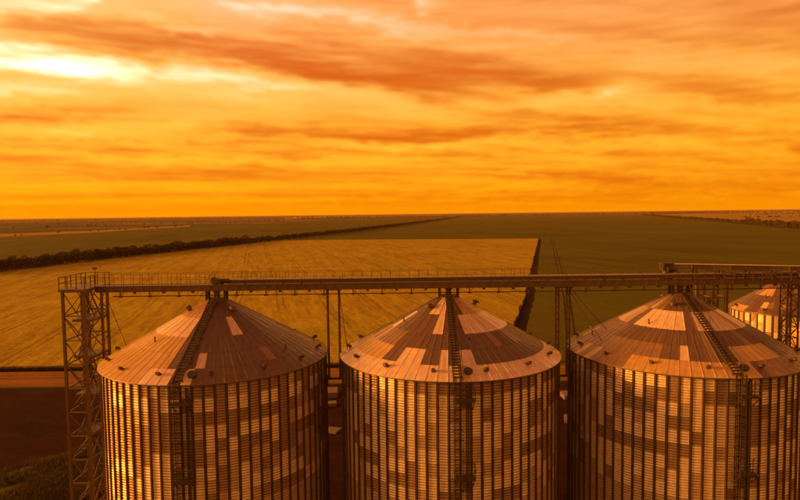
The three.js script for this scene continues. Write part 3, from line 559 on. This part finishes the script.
// ---------------------------------------------------------------- lattice tower at the left end
{
  const g = thing('lattice_tower', [-29.35, 0, -55.1], 'tall rusty lattice tower with platforms at the left end of the gantry', 'tower'), hx = 0.95, z0 = 2.1, z1 = -2.15, top = 26.45, st = 2.2;
  const corners = [[-hx, z0], [hx, z0], [hx, z1], [-hx, z1]];
  for (const [x, z] of corners) { beam('leg', V(x, 0, z), V(x, top, z), 0.22, M.steel, g); part('base_plate', bxg(0.7, 0.12, 0.7, 0, 0.07, 0), M.steel, g).position.set(x, 0, z); }
  for (const [x, z] of [[hx, -1.05], [-hx, -1.05]]) beam('post', V(x, 0, z), V(x, top, z), 0.2, M.steel, g);
  let k = 0;
  for (let y = top - 0.1; y > 0.5; y -= st, k++) {
    corners.forEach(([x, z], i) => {
      const [x2, z2] = corners[(i + 1) % 4]; beam('crossbeam', V(x, y, z), V(x2, y, z2), 0.11, i === 0 ? M.galv : M.steel, g);
      if (y - st > 0) { if (Math.abs(z - z2) > 2) { const zm = (z + z2) / 2; rod('brace', V(x, y, z), V(x2, y - st, zm), 0.045, M.steel, g); rod('brace', V(x, y - st, zm), V(x2, y, z2), 0.045, M.steel, g); rod('brace', V(x, y - st, z), V(x, y, zm), 0.04, M.steel, g); } else if ((k + i) % 2) rod('brace', V(x, y, z), V(x2, y - st, z2), 0.05, M.steel, g); else rod('brace', V(x, y - st, z), V(x2, y, z2), 0.05, M.steel, g); }
    });
  }
  const deck = (y, full) => part('platform', merged([bxg(hx * 2 + (full ? 0.5 : 0), 0.08, full ? z0 - z1 + 0.4 : 2.6, 0, 0, 0), bxg(hx * 2 + (full ? 0.52 : 0), 0.22, 0.06, 0, -0.08, (full ? (z0 - z1 + 0.4) / 2 : 1.3)), bxg(0.06, 0.22, full ? z0 - z1 + 0.4 : 2.6, hx + (full ? 0.25 : 0), -0.08, 0)]), M.steel, g);
  deck(top, true).position.set(0, top + 0.1, -0.02); deck(0, false).position.set(0, 23.6, -0.6); deck(0, false).position.set(0, 20.2, -0.6); deck(0, false).position.set(0, 16.6, -0.6); deck(0, false).position.set(0, 13, -0.6);
  // flights of steps between the platforms
  for (const [ya, yb, s] of [[26.4, 23.6, 1], [23.6, 20.2, -1], [20.2, 16.6, 1], [16.6, 13, -1], [13, 9.6, 1]]) {
    const a = V(0.3 * s, ya, 0.95 * s - 0.5), b = V(0.3 * s, yb, -0.95 * s - 0.5);
    const fl = part('stair_flight', merged([-0.3, 0.3].map((d) => bg(a.clone().add(V(d, 0, 0)), b.clone().add(V(d, 0, 0)), 0.05, 0.16))), M.dark, g), tr = [];
    for (let i = 1; i < 13; i++) { const p = a.clone().lerp(b, i / 13); tr.push(bxg(0.58, 0.03, 0.2, p.x, p.y, p.z)); } stuff(part('treads', merged(tr), M.dark, fl));
  }
  // railing round the top
  const rx = hx + 0.2, rz0 = z0 + 0.15, rz1 = z1 - 0.15, ry = top + 0.14;
  for (const [x, z] of [[-rx, rz0], [-rx * 0.35, rz0], [rx * 0.35, rz0], [rx, rz0], [rx, 1.2], [rx, 0.5], [-rx, 1.2], [-rx, 0.3], [-rx, -0.6], [-rx, -1.5], [-rx, rz1], [0, rz1], [rx, rz1], [rx, -1.4]]) beam('rail_post', V(x, ry, z), V(x, ry + 1.1, z), 0.06, M.dark, g);
  for (const h of [0.55, 1.1]) { beam('handrail', V(-rx, ry + h, rz0), V(rx, ry + h, rz0), 0.045, M.dark, g); beam('handrail', V(-rx, ry + h, rz0), V(-rx, ry + h, rz1), 0.045, M.dark, g); beam('handrail', V(-rx, ry + h, rz1), V(rx, ry + h, rz1), 0.045, M.dark, g); beam('handrail', V(rx, ry + h, rz0), V(rx, ry + h, 0.5), 0.045, M.dark, g); }
  part('lamp', merged([bg(V(-0.2, ry, rz1), V(-0.2, ry + 1.5, rz1), 0.05), bxg(0.3, 0.16, 0.3, -0.2, ry + 1.5, rz1 + 0.1)]), M.dark, g);
}

// ---------------------------------------------------------------- trestles that hold the gantry between the silos
function trestle(x, xs, z, yTop, yFoot, lattice, label) {
  const g = thing('gantry_support', [x, 0, z], label, 'support', 'gantry supports');
  for (const dx of xs) {
    if (!lattice) { beam('post', V(dx, yFoot, 0), V(dx, yTop, 0), 0.2, M.steel, g, 0.2); part('foot_plate', bxg(0.36, 0.08, 0.36, dx, yFoot, 0), M.steel, g); } else {
      for (const [a, b] of [[-0.14, 0.14], [0.14, 0.14], [0.14, -0.14], [-0.14, -0.14]]) beam('post', V(dx + a, yFoot, b), V(dx + a, yTop, b), 0.08, M.steel, g);
      for (let y = yFoot + 0.2, k = 0; y < yTop - 0.6; y += 0.6, k++) { const s = k % 2 ? 1 : -1; beam('lacing', V(dx - 0.14 * s, y, 0.14), V(dx + 0.14 * s, y + 0.6, 0.14), 0.05, M.galv, g); beam('lacing', V(dx - 0.14 * s, y, -0.14), V(dx + 0.14 * s, y + 0.6, -0.14), 0.05, M.steel, g); }
    }
  }
  const w = Math.max(...xs) - Math.min(...xs), m = (xs[0] + xs[xs.length - 1]) / 2;
  part('cap_beam', bxg(w + 0.5, 0.2, 0.24, m, yTop + 0.06, 0), M.steel, g);
  return g;
}
for (const [x, xs, lat, lab] of [[-6.35, [-0.55, 0.52], false, 'pair of plain steel posts holding the gantry between the left and middle silos'], [15.35, [-0.52, 0.52], true, 'pair of laced steel posts holding the gantry between the middle and right silos']]) {
  const g = trestle(x, xs, ROWZ - 0.55, 25.87, 17.5, lat, lab);
  part('wall_bracket', merged([bxg(1.6, 0.22, 0.3, 0, 17.38, 0), bxg(0.18, 1.1, 0.4, -0.74, 17.2, 0), bxg(0.18, 1.1, 0.4, 0.74, 17.2, 0)]), M.steel, g);
}
{
  const g = thing('lattice_mast', [37.5, 0, -57.0], 'slim lattice mast under the gantry at the right edge, in front of the small silo', 'mast'), h = 0.55, top = 25.85;
  const c = [[-h, h], [h, h], [h, -h], [-h, -h]]; for (const [x, z] of c) beam('leg', V(x, 0, z), V(x, top, z), 0.14, M.steel, g);
  let k = 0; for (let y = top; y > 12; y -= 1.05, k++) c.forEach(([x, z], i) => { const [a, b] = c[(i + 1) % 4]; beam('crossbeam', V(x, y, z), V(a, y, b), 0.08, M.steel, g); const s = (k + i) % 2; beam('brace', V(s ? x : a, y, s ? z : b), V(s ? a : x, y - 1.05, s ? b : z), 0.06, M.steel, g); });
  part('cap_beam', bxg(1.5, 0.2, 2.6, 0, top + 0.08, 0.9), M.steel, g); part('base_plate', bxg(1.6, 0.2, 1.6, 0, 0.1, 0), M.concrete, g);
}
{
  const g = thing('steel_trestle', [35.9, 0, -68], 'open steel trestle of three posts behind the right silo roof', 'trestle');
  for (const x of [-1.8, 0, 1.6]) for (const z of [0, -2]) beam('post', V(x, 0, z), V(x, 25.3, z), 0.3, M.steel, g);
  for (const y of [25.2, 22.9, 19]) for (const z of [0, -2]) beam('crossbeam', V(-2, y, z), V(1.8, y, z), 0.2, y === 22.9 ? M.galv : M.steel, g);
  for (const x of [-1.8, 0, 1.6]) for (const y of [25.2, 22.9, 19]) beam('crossbeam', V(x, y, 0), V(x, y, -2), 0.18, M.steel, g);
  for (const [a, b, y] of [[-1.8, 0, 22.8], [0, 1.6, 22.8], [0, -1.8, 25.1], [1.6, 0, 19]]) rod('brace', V(a, y, 0), V(b, y - 3.2, 0), 0.06, M.steel, g);
  part('deck', bxg(4.2, 0.1, 2.6, -0.1, 25.4, -1), M.steel, g);
}
{
  const g = thing('steel_tank', [45.6, 0, -66.5], 'small sunlit steel tank behind the lattice mast at the right edge', 'tank');
  part('shell', new THREE.LatheGeometry([[0.4, 12.4], [1.5, 14.2], [1.5, 19.4], [1.1, 20.0], [0.3, 20.3], [0, 20.3]].map(([x, y]) => new THREE.Vector2(x, y)), 28), M.roof[2], g);
  for (const y of [14.3, 16.8, 19.3]) part('hoop', new THREE.TorusGeometry(1.53, 0.05, 5, 30).rotateX(Math.PI / 2).translate(0, y, 0), M.steel, g);
  for (const [x, z] of [[-1.2, 1.2], [1.2, 1.2], [1.2, -1.2], [-1.2, -1.2]]) beam('leg', V(x, 0, z), V(x, 17, z), 0.16, M.steel, g);
  rod('outlet_pipe', V(0, 0.2, 0), V(0, 12.6, 0), 0.2, M.steel, g);
}
// ---------------------------------------------------------------- guy wires
function wire(a, b, label) { const mid = a.clone().add(b).multiplyScalar(0.5); mid.y -= a.distanceTo(b) * 0.015; const m = part(numbered('guy_wire'), new THREE.TubeGeometry(new THREE.CatmullRomCurve3([a, mid, b]), 10, 0.03, 5), M.cable, scene); tag(m, label, 'wire', 'guy wires'); }
wire(V(-28.3, 24.9, -57.2), V(-26.2, 20.35, -56.4), 'dark wire slanting from the lattice tower to the left silo eave');
wire(V(-5.8, 25.8, -55.9), V(-4.95, 20.5, -54.2), 'dark wire slanting from the plain posts to the middle silo roof');
wire(V(15.9, 25.7, -55.9), V(18.1, 21.3, -53.0), 'lower dark wire slanting from the laced posts to the right silo roof');
wire(V(15.9, 25.9, -55.6), V(18.9, 22.1, -54.0), 'upper dark wire slanting from the laced posts to the right silo roof');

// ---------------------------------------------------------------- concrete blocks and slabs seen in the gaps between the silos
{
  const r = rng(44);
  const slab = (x, z, w, h, d, turn, label) => { const s = new THREE.Shape(); const a = w / 2, b = d / 2; [[-a, -b], [a * 0.9, -b * 1.05], [a, b * 0.9], [-a * 0.92, b]].forEach(([p, q], i) => (i ? s.lineTo(p + (r() - 0.5) * 0.1, q) : s.moveTo(p, q))); s.closePath();
    const g = new THREE.ExtrudeGeometry(s, { depth: h, bevelEnabled: true, bevelSize: 0.05, bevelThickness: 0.05, bevelSegments: 1 }).rotateX(-Math.PI / 2), m = part(numbered('concrete_slab'), g, M.concrete, scene); m.position.set(x, 0.06, z); m.rotation.y = turn; tag(m, label, 'slab', 'concrete slabs on the yard'); };
  slab(-13.4, -107, 3.4, 0.9, 3.6, 0.1, 'large pale concrete slab seen between the left and middle silos, the farthest there');
  slab(-12.6, -101, 2.6, 0.5, 1.6, 0.2, 'small concrete slab just nearer than the large one between the left and middle silos');
  slab(-11.0, -89, 3.0, 0.2, 2.0, -0.3, 'flat concrete slab lowest in the gap between the left and middle silos');
  slab(29.6, -104, 2.4, 0.7, 3.0, 0.1, 'upper concrete slab in the gap between the middle and right silos');
  slab(26.8, -92, 2.4, 0.5, 2.6, -0.2, 'lower concrete slab in the gap between the middle and right silos');
}
camera.updateMatrixWorld();
renderer.render(scene, camera);
